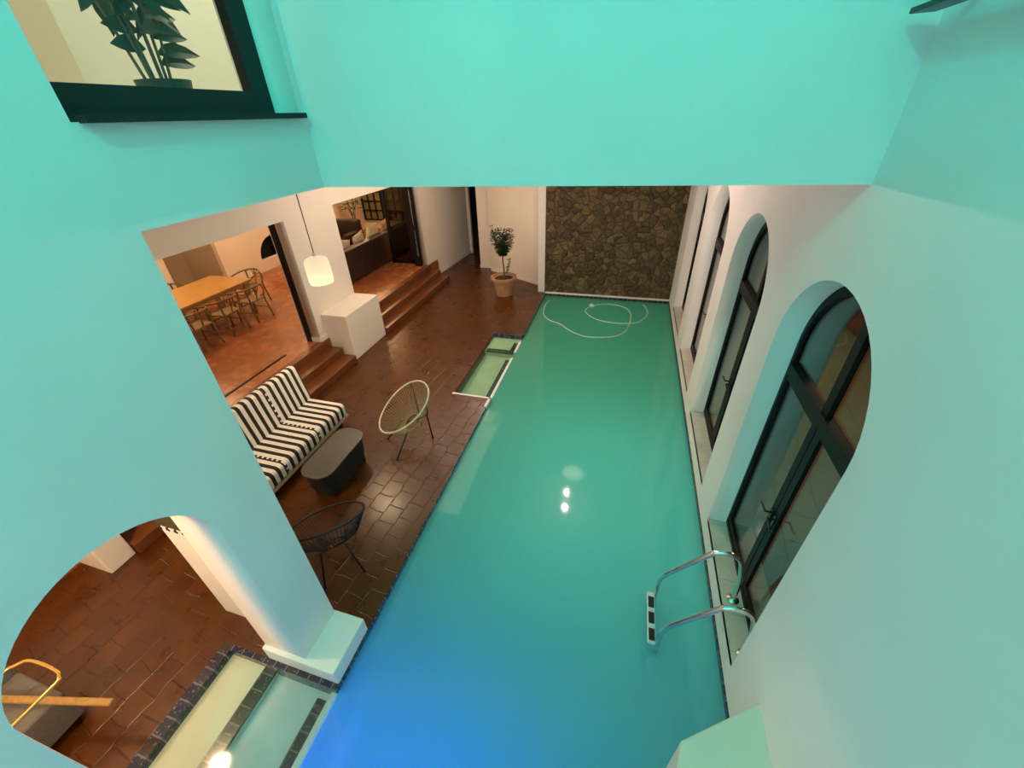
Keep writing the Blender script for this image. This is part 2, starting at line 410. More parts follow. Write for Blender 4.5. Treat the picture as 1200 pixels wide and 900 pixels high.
ww = [(-3,-.05),(-.02,-.05)] + arch(-.02, .98, .0, 1.88, 28, .51) + [(.98,-.2),(1.38,-.2),(1.38,ZH),(YF+.25,ZH),(YF+.25,7),(-3,7)]
struct(shape('wall_left', ww, [[(1.33,4.06),(2.68,4.06),(2.68,5.9),(1.33,5.9)]], 'yz', XL-.42, XL, 'white'))
struct(box('wall_front', (XL-.0, XR, YF, YF+.25, ZH, 7), 'white'))
WIN = [(1.85+1.93*i, 3.26+1.93*i) for i in range(4)]
ZS, ZSP = .26, 2.42
struct(shape('wall_right', [(-3,-1.6),(10.1,-1.6),(10.1,7),(-3,7)], [arch(a,b,ZS,ZSP) for a,b in WIN], 'yz', XR, XR+.42, 'white'))
struct(box('wall_near', (XL-4, XR+.42, -3.2, -3, -1.6, 7), 'white'))
struct(box('ceiling_upper', (XL-.42, XR+.42, -3, YF+.25, 7, 7.1), 'white'))
ceil = box('ceiling', (XL, XR, YF+.25, 10.4, ZH, ZH+.15), 'ceiling'); struct(ceil)
struct(box('ceiling_left', (-12.5, XL, YF+.25, 16.5, ZH+.01, ZH+.16), 'ceiling'))
struct(box('ceiling_deck', (-12.5, XL-.42, -3, YF+.25, ZH+.01, ZH+.16), 'ceiling'))
struct(box('wall_back', (PL-.02, XR, 10.03, 10.4, .035, ZH), 'stone'))
struct(box('trim_1', (PL, XR, 9.985, 10.3, 0., .035), 'gloss_white'))
struct(box('trim_2', (-2.11, PL-.03, 10.06, 10.4, 0, ZH), 'gloss_white'))

# pillar-foot plinth under the left wall
struct(box('trim_3', (-2.64, PL-.0, .945, 1.40, -.12, .18), 'white', bevel=.012))
struct(box('trim_4', (PL-.02, PL+.006, .93, 1.42, -.13, .0), 'mosaic'))

# wall with the dining and living openings
OP1, OP2 = (1.40, 5.61), (6.92, 10.42)
dw = [(-3,0),(OP1[0],0),(OP1[0],2.71),(OP1[1],2.71),(OP1[1],0),(OP2[0],0),(OP2[0],2.73),(OP2[1],2.73),(OP2[1],0),(10.54,0),(10.54,ZH),(-3,ZH)]
struct(shape('wall_dining', dw, [], 'yz', XD-.2, XD, 'cream'))
bm = bmesh.new()
vs = [(XD+.0,10.54),(-5.40,11.2),(-5.24,13.35),(-5.4,13.4),(-5.8,11.2),(-5.8,10.54)]
lo = [bm.verts.new((x,y,0)) for x,y in vs]; hi = [bm.verts.new((x,y,ZH)) for x,y in vs]
bm.faces.new(lo); bm.faces.new(hi)
for i in range(6): bm.faces.new((lo[i],lo[(i+1)%6],hi[(i+1)%6],hi[i]))
struct(obj('wall_hall', bm, 'cream'))
def skirting(name, pts, h=.09, t=.02, z=0.):
    bm = bmesh.new()
    for (x0,y0),(x1,y1) in zip(pts, pts[1:]):
        d = Vector((x1-x0,y1-y0,0)); L = d.length; a = math.atan2(d.y,d.x)
        bx(bm, 0, L, -t, 0, z, z+h, Matrix.Translation((x0,y0,0)) @ Matrix.Rotation(a,4,'Z'))
    return struct(obj(name, bm, 'gloss_white'))
skirting('baseboard_hall', [(XD+.005,10.57),(-5.395,11.2),(-5.235,13.3)])
# column, angled wall
struct(box('wall_column', (-4.33,-3.94,11.80,12.4,0,ZH), 'cream'))
skirting('baseboard_column', [(-4.34,11.80),(-3.93,11.80)])
bm = bmesh.new(); a = math.atan2(10.5-11.55, -2.1+3.9)
bx(bm, 0, 2.08, 0, .25, 0, ZH, Matrix.Translation((-3.90,11.56,0)) @ Matrix.Rotation(a,4,'Z'))
struct(obj('wall_angled', bm, 'cream'))
skirting('baseboard_angled', [(-3.90,11.56),(-2.08,10.50)])
# doorway at the end of the hall; its darkness is put into the wall colour
d1 = struct(box('door_1', (-5.24,-5.14,13.3,13.42,0,2.9), 'gloss_white'))
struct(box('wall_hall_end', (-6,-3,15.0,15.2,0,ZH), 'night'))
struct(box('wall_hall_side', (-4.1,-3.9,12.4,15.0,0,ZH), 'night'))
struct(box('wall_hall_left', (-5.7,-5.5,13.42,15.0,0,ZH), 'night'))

# raised rooms behind
struct(box('floor_raised', (-12.4, -5.42, -2.8, 16.4, -.1, ZU-.001), 'inner_floor'))
def flight(name, y0, y1):
    bm = bmesh.new()
    bx(bm, -5.5,-4.86, y0,y1, 0,.15); bx(bm, -5.5,-5.13, y0,y1,.15,.30); bx(bm,-5.56,-5.405,y0,y1,.30,.452)
    o = obj(name, bm, 'tilestep', bevel=.012); struct(o); return o
flight('steps_dining', 1.41, 5.72)
flight('steps_living', 6.95, 10.53)
# low plastered blocks beside the steps
struct(box('trim_5', (XD-.02,-4.92,5.78,6.93,0,.95), 'cream', bevel=.015))
struct(box('trim_6', (XD-.02,-4.92,1.14,1.40,0,.95), 'cream', bevel=.015))
skirting('baseboard_pier', [(XD-.20,5.60),(XD+.0,5.60),(XD+.0,5.78)], z=ZU)

# back walls of the rooms
struct(shape('wall_room', [(7.9,ZU),(14.6,ZU),(14.6,ZH),(7.9,ZH)], [arch(9.15,10.35,.75,.80,24,.56)], 'yz', -10.4, -10.15, 'interior'))
struct(box('wall_niche', (-10.9,-10.8,8.4,10.2,ZU,2.4), 'night'))
struct(box('wall_beige', (-11.5,-11.3,6.2,7.9,ZU,ZH), 'beige'))
struct(box('wall_wardrobe', (-11.3,-10.15,7.8,7.9,ZU,ZH), 'beige'))
struct(box('wall_white', (-10.8,-10.2,-2.8,6.56,ZU,ZH), 'interior'))
struct(box('wall_end', (-12.4,-5.7,14.6,14.8,ZU,ZH), 'interior'))
struct(box('wall_far_left', (-12.4,-12.2,-2.8,14.6,ZU,ZH), 'interior'))
box_ = bmesh.new(); bx(box_, -5.85,-5.7,10.54,14.6,ZU,ZH); struct(obj('wall_living_side', box_, 'interior'))

# floor track of the sliding doors
struct(box('trim_7', (-5.835,-5.80,1.6,5.0,ZU-.01,ZU+.012), 'blackwood'))

# dining door frame, living folding glass door
d2 = bpy.data.objects.new('door_2', None); COL.objects.link(d2); struct(d2)
box('frame', (-5.78,-5.685,5.56,5.61,ZU,2.71), 'blackwood', d2)
box('frame', (-5.76,-5.69,1.41,5.56,2.695,2.72), 'blackwood', d2)
box('frame_edge', (-5.795,-5.78,5.56,5.60,ZU,2.70), 'gloss_white', d2)
d3 = bpy.data.objects.new('door_3', None); COL.objects.link(d3); struct(d3)
box('frame', (-5.80,-5.62,10.30,10.42,ZU,2.73), 'blackwood', d3)
box('frame', (-5.80,-5.70,6.92,10.42,2.69,2.73), 'blackwood', d3)
lf = bmesh.new()
for x in (-6.62,-5.98): bx(lf, x, x+.09, 10.46,10.52, ZU+.02,2.66)
bx(lf,-6.62,-5.89,10.46,10.52,ZU+.02,ZU+.12); bx(lf,-6.62,-5.89,10.46,10.52,2.56,2.66)
leafo = obj('door_leaf', lf, 'blackwood', d3)
box('glass', (-6.54,-5.97,10.485,10.495,ZU+.1,2.57), 'darkglass', leafo)
tb = bmesh.new(); tube(tb, [(-5.66,10.29,.75),(-5.66,10.29,1.45)], .008); obj('handle', tb, 'steel', d3)
tb = bmesh.new(); tube(tb, [(-5.66,10.29,1.6),(-5.66,10.29,2.5)], .006); obj('edge_strip', tb, 'steel', d3)

# window with a grid in the end wall of the living room
w7 = bpy.data.objects.new('window_7', None); COL.objects.link(w7); struct(w7)
box('pane', (-10.1,-7.2,14.56,14.59,.80,3.2), 'curtainglass', w7)
gm = bmesh.new()
for i in range(11):
    x = -10.08 + i*.28; bx(gm, x-.022, x+.022, 14.50,14.56, .8,3.2)
for i in range(8):
    z = .8 + i*.34; bx(gm,-10.1,-7.2,14.505,14.555,z-.022,z+.022)
obj('muntin_grid', gm, 'blackwood', w7)

# ------------------------------------------------------------------ pool
bm = bmesh.new()
ZF = -1.5
bx(bm, PL-.2, PR+.2, PN-.2, PB+.2, ZF-.1, ZF)
bx(bm, PL-.2, PL, PN, PB, ZF, -.5); bx(bm, PR-.002, PR+.02, PN, PB, ZF, -.1); bx(bm, PL-.2, PR, PB, PB+.2, ZF, -.1); bx(bm, PL-.2, PR, PN-.2, PN, ZF, 0)
for y0,y1 in ((PN,-.02),(.94,5.16),(7.53,PB)): bx(bm, PL-.2, PL, y0, y1, -.5, -.2)
bx(bm, -3.3, PL-.2, -1.1, 1.1, -.6, -.5); bx(bm,-2.7,PL-.2,5.0,7.7,-.6,-.5)
struct(obj('pool_basin', bm, 'poolplaster'))
st = bmesh.new(); bx(st, -3.13,-2.56,-.02,.94,-.5,-.09); struct(obj('step_pool_upper', st, 'poolstep'))
st = bmesh.new(); bx(st,-2.56,-1.98,-.02,.94,-.5,-.17); bx(st,-1.98,PL,-.02,.94,-.5,-.24); struct(obj('step_pool_lower', st, 'poolstepblue'))
st = bmesh.new(); bx(st,-2.56,PL+.0,5.16,6.85,-.5,-.20); bx(st,-2.56,PL-.0,6.85,7.53,-.5,-.10); struct(obj('steps_pool_far', st, 'poolstepgreen'))
mo = bmesh.new()
# waterline band of mosaic round the pool and its two step bays
for y0,y1 in ((PN,-.02),(1.42,5.16),(7.53,9.98)): bx(mo, PL-.01, PL+.012, y0,y1,-.2,-.002)
bx(mo, PR-.012, PR+.0, PN, 9.98, -.2, -.002); bx(mo, PL, PR, 9.98-.004, 9.98+.015, -.2, 0.)
bx(mo, -3.14,-3.04,-.02,.94,-.2,.002); bx(mo,-3.04,PL,.90,.945,-.2,.002)
bx(mo, -2.67,-2.55,-.02,.90,-.12,-.085); bx(mo,-2.07,-1.96,-.02,.84,-.2,-.11)
bx(mo,-2.56,PL,7.47,7.54,-.2,.002); bx(mo,-2.52,-1.93,6.84,6.95,-.12,-.085); bx(mo,-2.04,-1.93,6.95,7.28,-.12,-.085)
bx(mo,-2.04,-1.93,5.3,6.62,-.25,-.12); bx(mo,-2.53,-1.93,5.17,5.27,-.25,-.10)
struct(obj('trim_mosaic', mo, 'mosaic'))
wt = bmesh.new()
bx(wt,-2.58,PL+.02,5.125,5.165,-.05,.006); bx(wt,PL-.02,PL+.02,4.9,5.16,-.05,.006)
bx(wt,-1.93,-1.885,5.2,6.62,-.3,-.052); bx(wt,-1.93,-1.885,6.84,7.3,-.3,-.052); bx(wt,-1.96,-1.895,-.02,.93,-.3,-.075)
struct(obj('trim_pool_edge', wt, 'gloss_white'))
wo = [(PR-.001,PN+.001),(PR-.001,-.201),(.599,-.201),(.659,.972),(.689,1.113),(PR-.001,1.463),(PR-.001,PB-.03),(PL+.001,PB-.03),(PL+.001,7.53),(-2.559,7.53),(-2.559,5.161),(PL+.001,5.161),(PL+.001,.939),(-3.12,.939),(-3.12,-.018),(PL+.001,-.018),(PL+.001,PN+.001)]
bm = bmesh.new(); bm.faces.new([bm.verts.new((x,y,ZW)) for x,y in wo]); wa = obj('pool_water', bm, 'water')
tag(wa, 'green water filling the long indoor swimming pool', 'water', kind='stuff')

# ------------------------------------------------------------------ arched windows in the right wall
def window(i, y0, y1):
    w = bpy.data.objects.new('window_%d' % i, None); COL.objects.link(w); struct(w)
    x0, x1 = XR+.17, XR+.215; yc = (y0+y1)/2
    box('sill', (XR-.0, XR+.42, y0+.002, y1-.002, ZS-.05, ZS+.002), 'sill', w)
    e = .003; f = .035
    shape('frame', arch(y0+e,y1-e,ZS+.01,ZSP,32), [arch(y0+f,y1-f,ZS+.06,ZSP,32,(y1-y0)/2-.085)], 'yz', x0, x1, 'blackwood', w)
    box('transom', (x0-.01,x1+.01,y0+f,y1-f,2.17,2.27), 'blackwood', w)
    bm = bmesh.new(); bx(bm, x0+.005,x1-.005,yc-.04,yc+.04,2.27,ZSP+.70-f); obj('mullion', bm, 'blackwood', w)
    shape('glass', arch(y0+f-.01,y1-f+.01,2.26,ZSP,32), [], 'yz', x0+.03, x0+.036, 'glass', w)
    for s in (0,1):
        a, b = (y0+f+.004, yc-.006) if s == 0 else (yc+.006, y1-f-.004)
        bm = bmesh.new(); t0, t1 = (.022,.07) if s == 0 else (.07,.022)
        for q in ((a,a+t0,ZS+.06,2.165),(b-t1,b,ZS+.06,2.165),(a+t0,b-t1,ZS+.06,ZS+.12),(a+t0,b-t1,2.12,2.165)):
            bx(bm, x0+.008,x1-.008,q[0],q[1],q[2],q[3])
        l = obj('door_leaf', bm, 'blackwood', w)
        bm = bmesh.new(); bx(bm, x0+.03,x0+.036,a+t0-.01,b-t1+.01,ZS+.11,2.13); obj('glass', bm, 'glass', l)
        hb = bmesh.new(); hy = b-.03 if s == 0 else a+.03
        bx(hb, x0-.002,x0+.009,hy-.014,hy+.014,1.14,1.28)
        tube(hb, [(x0,hy,1.24),(x0-.045,hy,1.24),(x0-.05,hy+(-.10 if s==0 else .10),1.24)], .009)
        obj('handle', hb, 'black', l)
    return w
for i,(a,b) in enumerate(WIN): window(i+1, a, b)
# outside at night
struct(box('floor_patio', (XR+.42, 9, -4, 14, .0, .2), 'patio'))
struct(box('wall_garden', (8.6, 9, -4, 14, .2, 5), 'night'))

# ------------------------------------------------------------------ upper windows of the light well
w5 = bpy.data.objects.new('window_5', None); COL.objects.link(w5); struct(w5)
box('sill', (XL-.30, XL+.05, 1.36, 2.69, 4.055, 4.085), 'black', w5)
box('bottom_rail', (XL-.26,XL-.19,1.335,2.675,4.085,4.21), 'black', w5)
box('stile', (XL-.26,XL-.19,2.53,2.675,4.21,5.9), 'black', w5)
box('glass', (XL-.228,XL-.222,1.34,2.57,4.2,5.9), 'clearglass', w5)
struct(box('floor_upper', (-4.4,XL-.42,-.5,6.5,3.85,4.035), 'cream'))
struct(box('wall_upper_back', (-4.4,-4.2,-.5,6.5,3.99,7), 'upperwall'))
struct(box('wall_upper_side', (-4.4,XL-.42,5.6,5.8,3.99,7), 'upperwall'))
struct(box('wall_upper_column', (-4.2,-3.95,1.0,2.62,3.99,7), 'interior'))
w6 = bpy.data.objects.new('window_6', None); COL.objects.link(w6); struct(w6)
box('window_rail', (1.045, 1.135, -.5, 2.66, 4.297, 4.317), 'black', w6)
box('stay_arm', (1.08, 1.205, 2.50, 2.53, 4.317, 4.335), 'black', w6)
box('stay_arm', (1.08, 1.205, .30, .33, 4.317, 4.335), 'black', w6)

# plastered angled buttress at the near end of the right wall
bm = bmesh.new()
pts = [(XR+.01,1.46),(XR+.01,-.2),(.60,-.2),(.66,.97),(.69,1.11)]
lo = [bm.verts.new((x,y,-.3)) for x,y in pts]; hi = [bm.verts.new((x,y,.67)) for x,y in pts]
bm.faces.new(lo); bm.faces.new(hi)
for i in range(5): bm.faces.new((lo[i],lo[(i+1)%5],hi[(i+1)%5],hi[i]))
struct(obj('wall_buttress', bm, 'greenplaster', bevel=.01))

# half wall beyond the arch with its fringed mat
struct(box('wall_half', (-3.37,-2.63,1.17,1.55,0,1.36), 'cream'))
mat_ = thing('fringed_mat', 'dark olive fringed mat lying on the cream half wall seen through the low arch', 'mat', (-3.0,1.35,1.362))
def unpar(bm, loc, rz=0):
    mi = (Matrix.Translation(loc) @ Matrix.Rotation(rz,4,'Z')).inverted()
    for v in bm.verts: v.co = mi @ v.co
    return bm
bm = bmesh.new(); bx(bm, -3.36,-2.64,1.155,1.55,1.362,1.385); obj('cloth', unpar(bm,(-3.0,1.35,1.362)), 'oliveweave', mat_)
for i in range(8):
    x = -3.32 + i*.085
    bm = bmesh.new(); tube(bm, [(x,1.165,1.37),(x,1.146,1.355),(x+.012,1.15,1.325)], .013, 6, r2=.004); obj('tassel', unpar(bm,(-3.0,1.35,1.362)), 'oliveweave', mat_)

# ------------------------------------------------------------------ pool ladder
lad = thing('pool_ladder', 'stainless steel pool ladder with two curved handrails at the near arched window', 'ladder', (.62,2.0,0))
def rail(y):
    pts = [(.67,y,-.85),(.67,y,-.2),(.67,y,.15),(.67,y,.27),(.69,y,.36),(.75,y,.47),(.98,y,.81),(1.03,y,.86),(1.11,y,.88),(1.18,y,.86),(1.23,y,.79),(1.27,y,.60),(1.285,y,.42),(1.29,y,ZS+.01)]
    b = bmesh.new(); tube(b, smoothpath(pts,6), .021, 12); return b
for y in (2.39, 1.93):
    r = obj('handrail', unpar(rail(y),(.62,2.0,0)), 'steel', lad, smooth=True)
    b = bmesh.new(); lathe(b, [(.05,0),(.05,.012),(.028,.03)], 20, Matrix.Translation((1.29-.62,y-2.0,ZS+.008)))
    obj('floor_flange', b, 'steel', r, smooth=False)
for z in (.06,-.20,-.46):
    b = bmesh.new(); bx(b,.59-.62,.66-.62,1.93-2.0,2.39-2.0,z-.015,z+.02); s = obj('step', b, 'tread', lad, bevel=.01)
    b = bmesh.new()
    pass
    b.free()
    for k in range(3):
        b = bmesh.new(); bx(b,.600-.62,.650-.62,-.05+k*.145,.05+k*.145,z+.02,z+.026); obj('grip_pad', b, 'rubber', s)

# ------------------------------------------------------------------ floating hose
h1 = [(-1.70,9.70),(-1.76,9.36),(-1.70,8.81),(-1.5,8.48),(-1.23,8.32),(-.96,8.04),(-.6,7.83),(-.17,7.86),(.14,8.08),(.29,8.56),(.3,9.27),(.05,9.62),(-.35,9.66),(-.62,9.48),(-.74,9.14),(-.46,8.75),(.01,8.61),(.45,8.72),(.68,9.19),(.67,9.55),(.60,9.8)]
ho = thing('pool_hose', 'white hose floating in loops at the stone wall end of the pool', 'hose', (-.5,8.7,ZW))
b = bmesh.new(); tube(b, smoothpath([(x,y,ZW+.004+.006*math.sin(i*2)) for i,(x,y) in enumerate(h1)],8), .015, 8); obj('hose_tube', unpar(b,(-.5,8.7,ZW)), 'hose', ho, smooth=True)
fl = bmesh.new(); lathe(fl, [(.01,-.03),(.06,-.02),(.075,.01),(.055,.045),(.01,.06)], 20, Matrix.Translation((-.62+.5,9.48-8.7,.01))); obj('float', fl, 'hose', ho, smooth=True)

# ------------------------------------------------------------------ striped sofa
so = thing('striped_sofa', 'black and white striped low sofa at the foot of the dining steps', 'sofa', (-4.2,3.05,0))
L0, L1 = 2.15, 4.02
def so_obj(name, bm, mat, parent=so, **kw): return obj(name, unpar(bm,(-4.2,3.05,0)), mat, parent, **kw)
b = bmesh.new(); bx(b,-4.78,-3.86,L0,L1,.13,.18); so_obj('base_frame', b, 'cane', bevel=.012)
for x in (-4.72,-3.98):
    for y in (L0+.08,L1-.12):
        b = bmesh.new(); bx(b,x-.03,x+.03,y-.03,y+.03,0,.13); so_obj('leg', b, 'blackwood')
b = bmesh.new(); bx(b,-4.56,-3.85,L0,L1,.18,.41); so_obj('seat_cushion', b, 'stripe', bevel=.06, bseg=5)
b = bmesh.new(); bx(b,-.15,0,L0,L1,0,.62,Matrix.Translation((-4.45,0,.39)) @ Matrix.Rotation(-.16,4,'Y')); so_obj('back_cushion', b, 'stripe', bevel=.055, bseg=5)
b = bmesh.new(); bx(b,-.04,0,L0+.05,L1-.05,0,.5,Matrix.Translation((-4.64,0,.2)) @ Matrix.Rotation(-.16,4,'Y')); so_obj('back_frame', b, 'cane')

# ------------------------------------------------------------------ coffee table
def rrect(x0,x1,y0,y1,r,n=8):
    out = []
    for cx,cy,a0 in ((x1-r,y1-r,0),(x0+r,y1-r,PI/2),(x0+r,y0+r,PI),(x1-r,y0+r,1.5*PI)):
        for i in range(n+1): out.append((cx+r*math.cos(a0+i*PI/2/n), cy+r*math.sin(a0+i*PI/2/n)))
    return out
ct = thing('coffee_table', 'dark grey rounded coffee table in front of the striped sofa', 'table', (-3.31,3.0,0))
o = shape('tabletop', rrect(-.22,.22,-.46,.46,.17), [], 'xy', .425, .452, 'tabletop', ct)
b = bmesh.new(); prev = None
for z,k in ((.07,.86),(.2,.93),(.425,.97)):
    ring = [b.verts.new((x*k,y*k,z)) for x,y in rrect(-.21,.21,-.45,.45,.165)]
    if prev:
        for i in range(len(ring)): b.faces.new((prev[i],prev[(i+1)%len(ring)],ring[(i+1)%len(ring)],ring[i]))
    else: b.faces.new(ring)
    prev = ring
b.faces.new(prev); obj('woven_body', b, 'tablebody', ct)
for x in (-.13,.13):
    for y in (-.33,.33):
        b = bmesh.new(); lathe(b, [(.02,0),(.026,.075)], 12, Matrix.Translation((x,y,0))); obj('foot', b, 'rubber', ct)

# ------------------------------------------------------------------ cord chairs
def cord_chair(name, label, loc, yaw, zc, tilt, a, bb, cord, rim, legs, feet):
    t = thing(name, label, 'chair', (loc[0],loc[1],0), yaw, )
    # local frame: +x is the front of the chair
    v = Vector((-math.cos(tilt),0,math.sin(tilt))); s = Vector((0,1,0)); nrm = Vector((math.sin(tilt),0,math.cos(tilt)))
    c = Vector((0,0,zc))
    def R(ang, k=1., depth=0., shift=0.):
        egg = 1 + .10*math.sin(ang)
        return c + s*(a*k*egg*math.cos(ang)) + v*(bb*(k*math.sin(ang)) + shift) - nrm*depth
    b = bmesh.new(); tube(b, [R(2*PI*i/56) for i in range(56)], .0125, 8, True); obj('rim', b, rim, t, smooth=True)
    low = lambda ang: R(ang,.27,.30,-.10)
    b = bmesh.new(); tube(b, [low(2*PI*i/24) for i in range(24)], .008, 6, True); obj('lower_ring', b, legs, t, smooth=True)
    b = bmesh.new(); n = 68
    for i in range(n):
        ang = 2*PI*i/n
        p0, p2 = R(ang), low(ang); pm = (p0+p2)/2 - nrm*.055 + (p0-c)*.06
        tube(b, [p0, p0.lerp(pm,.55)-nrm*.012, pm, pm.lerp(p2,.5)-nrm*.012, p2], .0034, 4)
    obj('cord_seat', b, cord, t)
    b = bmesh.new()
    for sy in (-1,1): tube(b, smoothpath([R(PI/2+sy*.9), R(PI/2+sy*.95,.7,.2,-.03), R(sy*.5 if sy>0 else PI+.5,.5,.33,-.12)],6), .008, 6)
    obj('seat_frame', b, legs, t)
    for fx, fy in feet:
        b = bmesh.new()
        top = R(math.atan2(-fx/ bb, fy/ a) ,.52,.26,-.05)
        tube(b, [top, (fx,fy,.011)], .011, 8); lg = obj('leg', b, legs, t, smooth=True)
        bb_ = bmesh.new(); lathe(bb_, [(.014,0),(.014,.025)], 10, Matrix.Translation((fx,fy,0))); obj('foot_cap', bb_, 'rubber', lg)
    return t
cord_chair('cord_chair', 'pale natural cord chair with round rim and thin black legs', (-2.70,3.83), math.radians(225), .66, math.radians(32), .385, .44, 'cordlight', 'rimlight', 'black', ((.28,.25),(.28,-.25),(-.31,.08)))
cord_chair('cord_chair', 'black cord chair with round rim nearest the white pillar', (-2.635,2.01), math.radians(132), .575, math.radians(31), .38, .44, 'cordblack', 'cordblack', 'black', ((.28,.22),(.28,-.22),(-.35,.19),(-.35,-.20)))

# ------------------------------------------------------------------ pendant lamp
PX, PY, PZ = -3.87, 4.29, 2.21
pe = thing('pendant_lamp', 'glowing white glass pendant lamp on a long cord above the deck', 'lamp', (PX,PY,PZ))
b = bmesh.new(); lathe(b, [(.10,0),(.15,.015),(.158,.06),(.158,.28),(.145,.33),(.10,.355),(.035,.365)], 36, cap=False); obj('lamp_shade', b, 'shade', pe, smooth=True)
b = bmesh.new(); lathe(b, [(.03,.36),(.03,.39),(.012,.42)], 16); obj('shade_cap', b, 'gloss_white', pe)
b = bmesh.new(); tube(b, [(0,0,.40),(0,0,ZH-PZ)], .006, 6); obj('cord', b, 'rubber', pe)
b = bmesh.new(); lathe(b, [(.01,.135),(.035,.16),(.045,.20),(.03,.25),(.015,.34)], 16); obj('bulb', b, 'bulb', pe, smooth=True)

# ------------------------------------------------------------------ potted tree
pt = thing('potted_tree', 'small clipped tree in a big terracotta pot before the angled wall', 'plant', (-2.95,9.72,0))
b = bmesh.new(); lathe(b, [(.205,0),(.285,.38),(.30,.42),(.335,.425),(.34,.50),(.30,.505),(.285,.45),(.02,.44)], 40); obj('pot', b, 'pot', pt, smooth=False)
b = bmesh.new(); lathe(b, [(.283,.44),(.2,.455),(.02,.46)], 32); obj('soil', b, 'soil', pt)
b = bmesh.new(); tube(b, smoothpath([(0,0,.44),(.012,.0,.7),(-.01,.0,.95),(.0,0,1.12)],4), .024, 8, r2=.016)
for k in range(6):
    a = k*1.05; tube(b, [(0,0,1.0+k*.02),(.11*math.cos(a),.11*math.sin(a),1.22),(.20*math.cos(a),.20*math.sin(a),1.44+.05*(k%3))], .010, 6, r2=.004)
tube(b, smoothpath([(.08,0,.45),(.14,0,.7),(.17,.0,.93)],4), .007, 6, r2=.003)
obj('trunk', b, 'bark', pt)
b = bmesh.new(); rnd = random.Random(3)
for i in range(1700):
    u = rnd.random(); a = rnd.random()*2*PI; z = 1.05 + .62*u
    r = (.06 + .22*math.sin(min(1,u*1.05)*PI*.62)) * rnd.random()**.6
    if u > .72 and abs(math.cos(a)) < .35: z -= .15
    d = Vector((math.cos(a)*.8, math.sin(a)*.8, rnd.uniform(-.3,.9)))
    leaf(b, (r*math.cos(a), r*math.sin(a), z), d, rnd.uniform(.05,.085), .032, .2)
for i in range(70):
    t = rnd.random(); a = rnd.random()*2*PI
    leaf(b, (.09+.08*t+rnd.uniform(-.02,.02), rnd.uniform(-.02,.02), .55+.42*t), (math.cos(a),math.sin(a),.4), .07, .03, .2)
for i in range(60):
    t = rnd.random(); a = rnd.random()*2*PI
    leaf(b, (-.20-.07*t+rnd.uniform(-.02,.02), rnd.uniform(-.02,.02), 1.38+.38*t), (math.cos(a),math.sin(a),.4), .06, .025, .2)
obj('foliage', b, 'leaf', pt)

# ------------------------------------------------------------------ dining table and chairs
dt = thing('dining_table', 'long honey oak dining table in the raised dining room', 'table', (-8.55,5.3,ZU))
b = bmesh.new(); bx(b,-.60,.60,-1.7,1.42,.71,.755); obj('tabletop', b, 'oak', dt, bevel=.008)
b = bmesh.new(); bx(b,-.5,.5,-1.5,1.22,.62,.71); obj('apron', b, 'oak', dt)
for x in (-.5,.5):
    for y in (-1.55,1.27):
        b = bmesh.new(); bx(b,x-.045,x+.045,y-.045,y+.045,0,.71); obj('leg', b, 'oak', dt)
def make_chair(label):
    # local: +x is the front, seat centre at origin
    t = thing('dining_chair', label, 'chair', (0,0,0), 0, 'curved back chairs around the dining table')
    b = bmesh.new()
    prof = [(-.23,-.20),(-.23,.20),(.23,.24),(.23,-.24)]
    lo = [b.verts.new((x,y,.43)) for x,y in prof]; hi = [b.verts.new((x,y,.46)) for x,y in prof]
    b.faces.new(lo); b.faces.new(hi)
    for i in range(4): b.faces.new((lo[i],lo[(i+1)%4],hi[(i+1)%4],hi[i]))
    obj('seat', b, 'rush', t, bevel=.012)
    for sx,sy in ((.21,.22),(.21,-.22)):
        b = bmesh.new(); tube(b, [(sx,sy,0),(sx,sy,.45),(sx-.03,sy+.02*(1 if sy>0 else -1),.66)], .017, 8, r2=.014); obj('leg', b, 'chairwood', t, smooth=True)
    for sy in (.19,-.19):
        b = bmesh.new(); tube(b, smoothpath([(-.27,sy*1.1,0),(-.22,sy,.44),(-.24,sy*1.15,.62),(-.22,sy*1.05,.74)],4), .017, 8); obj('leg', b, 'chairwood', t, smooth=True)
    b = bmesh.new()
    tube(b, smoothpath([(.22,.27,.67),(.05,.29,.70),(-.14,.26,.73),(-.26,.14,.75),(-.30,0,.755),(-.26,-.14,.75),(-.14,-.26,.73),(.05,-.29,.70),(.22,-.27,.67)],5), .019, 8)
    obj('bow_rail', b, 'chairwood', t, smooth=True)
    b = bmesh.new(); tube(b, [(-.22,0,.45),(-.25,0,.58),(-.29,.0,.745)], .014, 6); tube(b, [(-.25,0,.58),(-.285,.08,.745)], .01, 6); tube(b, [(-.25,0,.58),(-.285,-.08,.745)], .01, 6)
    obj('back_splat', b, 'chairwood', t)
    b = bmesh.new(); tube(b, [(.21,.22,.2),(-.245,.2,.22)], .010, 6); tube(b, [(.21,-.22,.2),(-.245,-.2,.22)], .010, 6); tube(b, [(.21,.22,.28),(.21,-.22,.28)], .010, 6)
    obj('stretcher', b, 'chairwood', t)
    return t
ch = make_chair('curved back dining chair on the pool side of the table, farthest left of the row')
ch.location = (-7.72,4.95,ZU); ch.rotation_euler = (0,0,PI)
dup(ch, (-7.72,5.62,ZU), PI, 'curved back dining chair on the pool side of the table, middle of the row')
dup(ch, (-7.72,6.28,ZU), PI, 'curved back dining chair on the pool side of the table, closest to the table end')
dup(ch, (-8.45,7.0,ZU), -PI/2, 'curved back dining chair at the head of the table facing down its length')
dup(ch, (-9.42,5.9,ZU), 0, 'dining chair on the far side of the table with only its back showing')

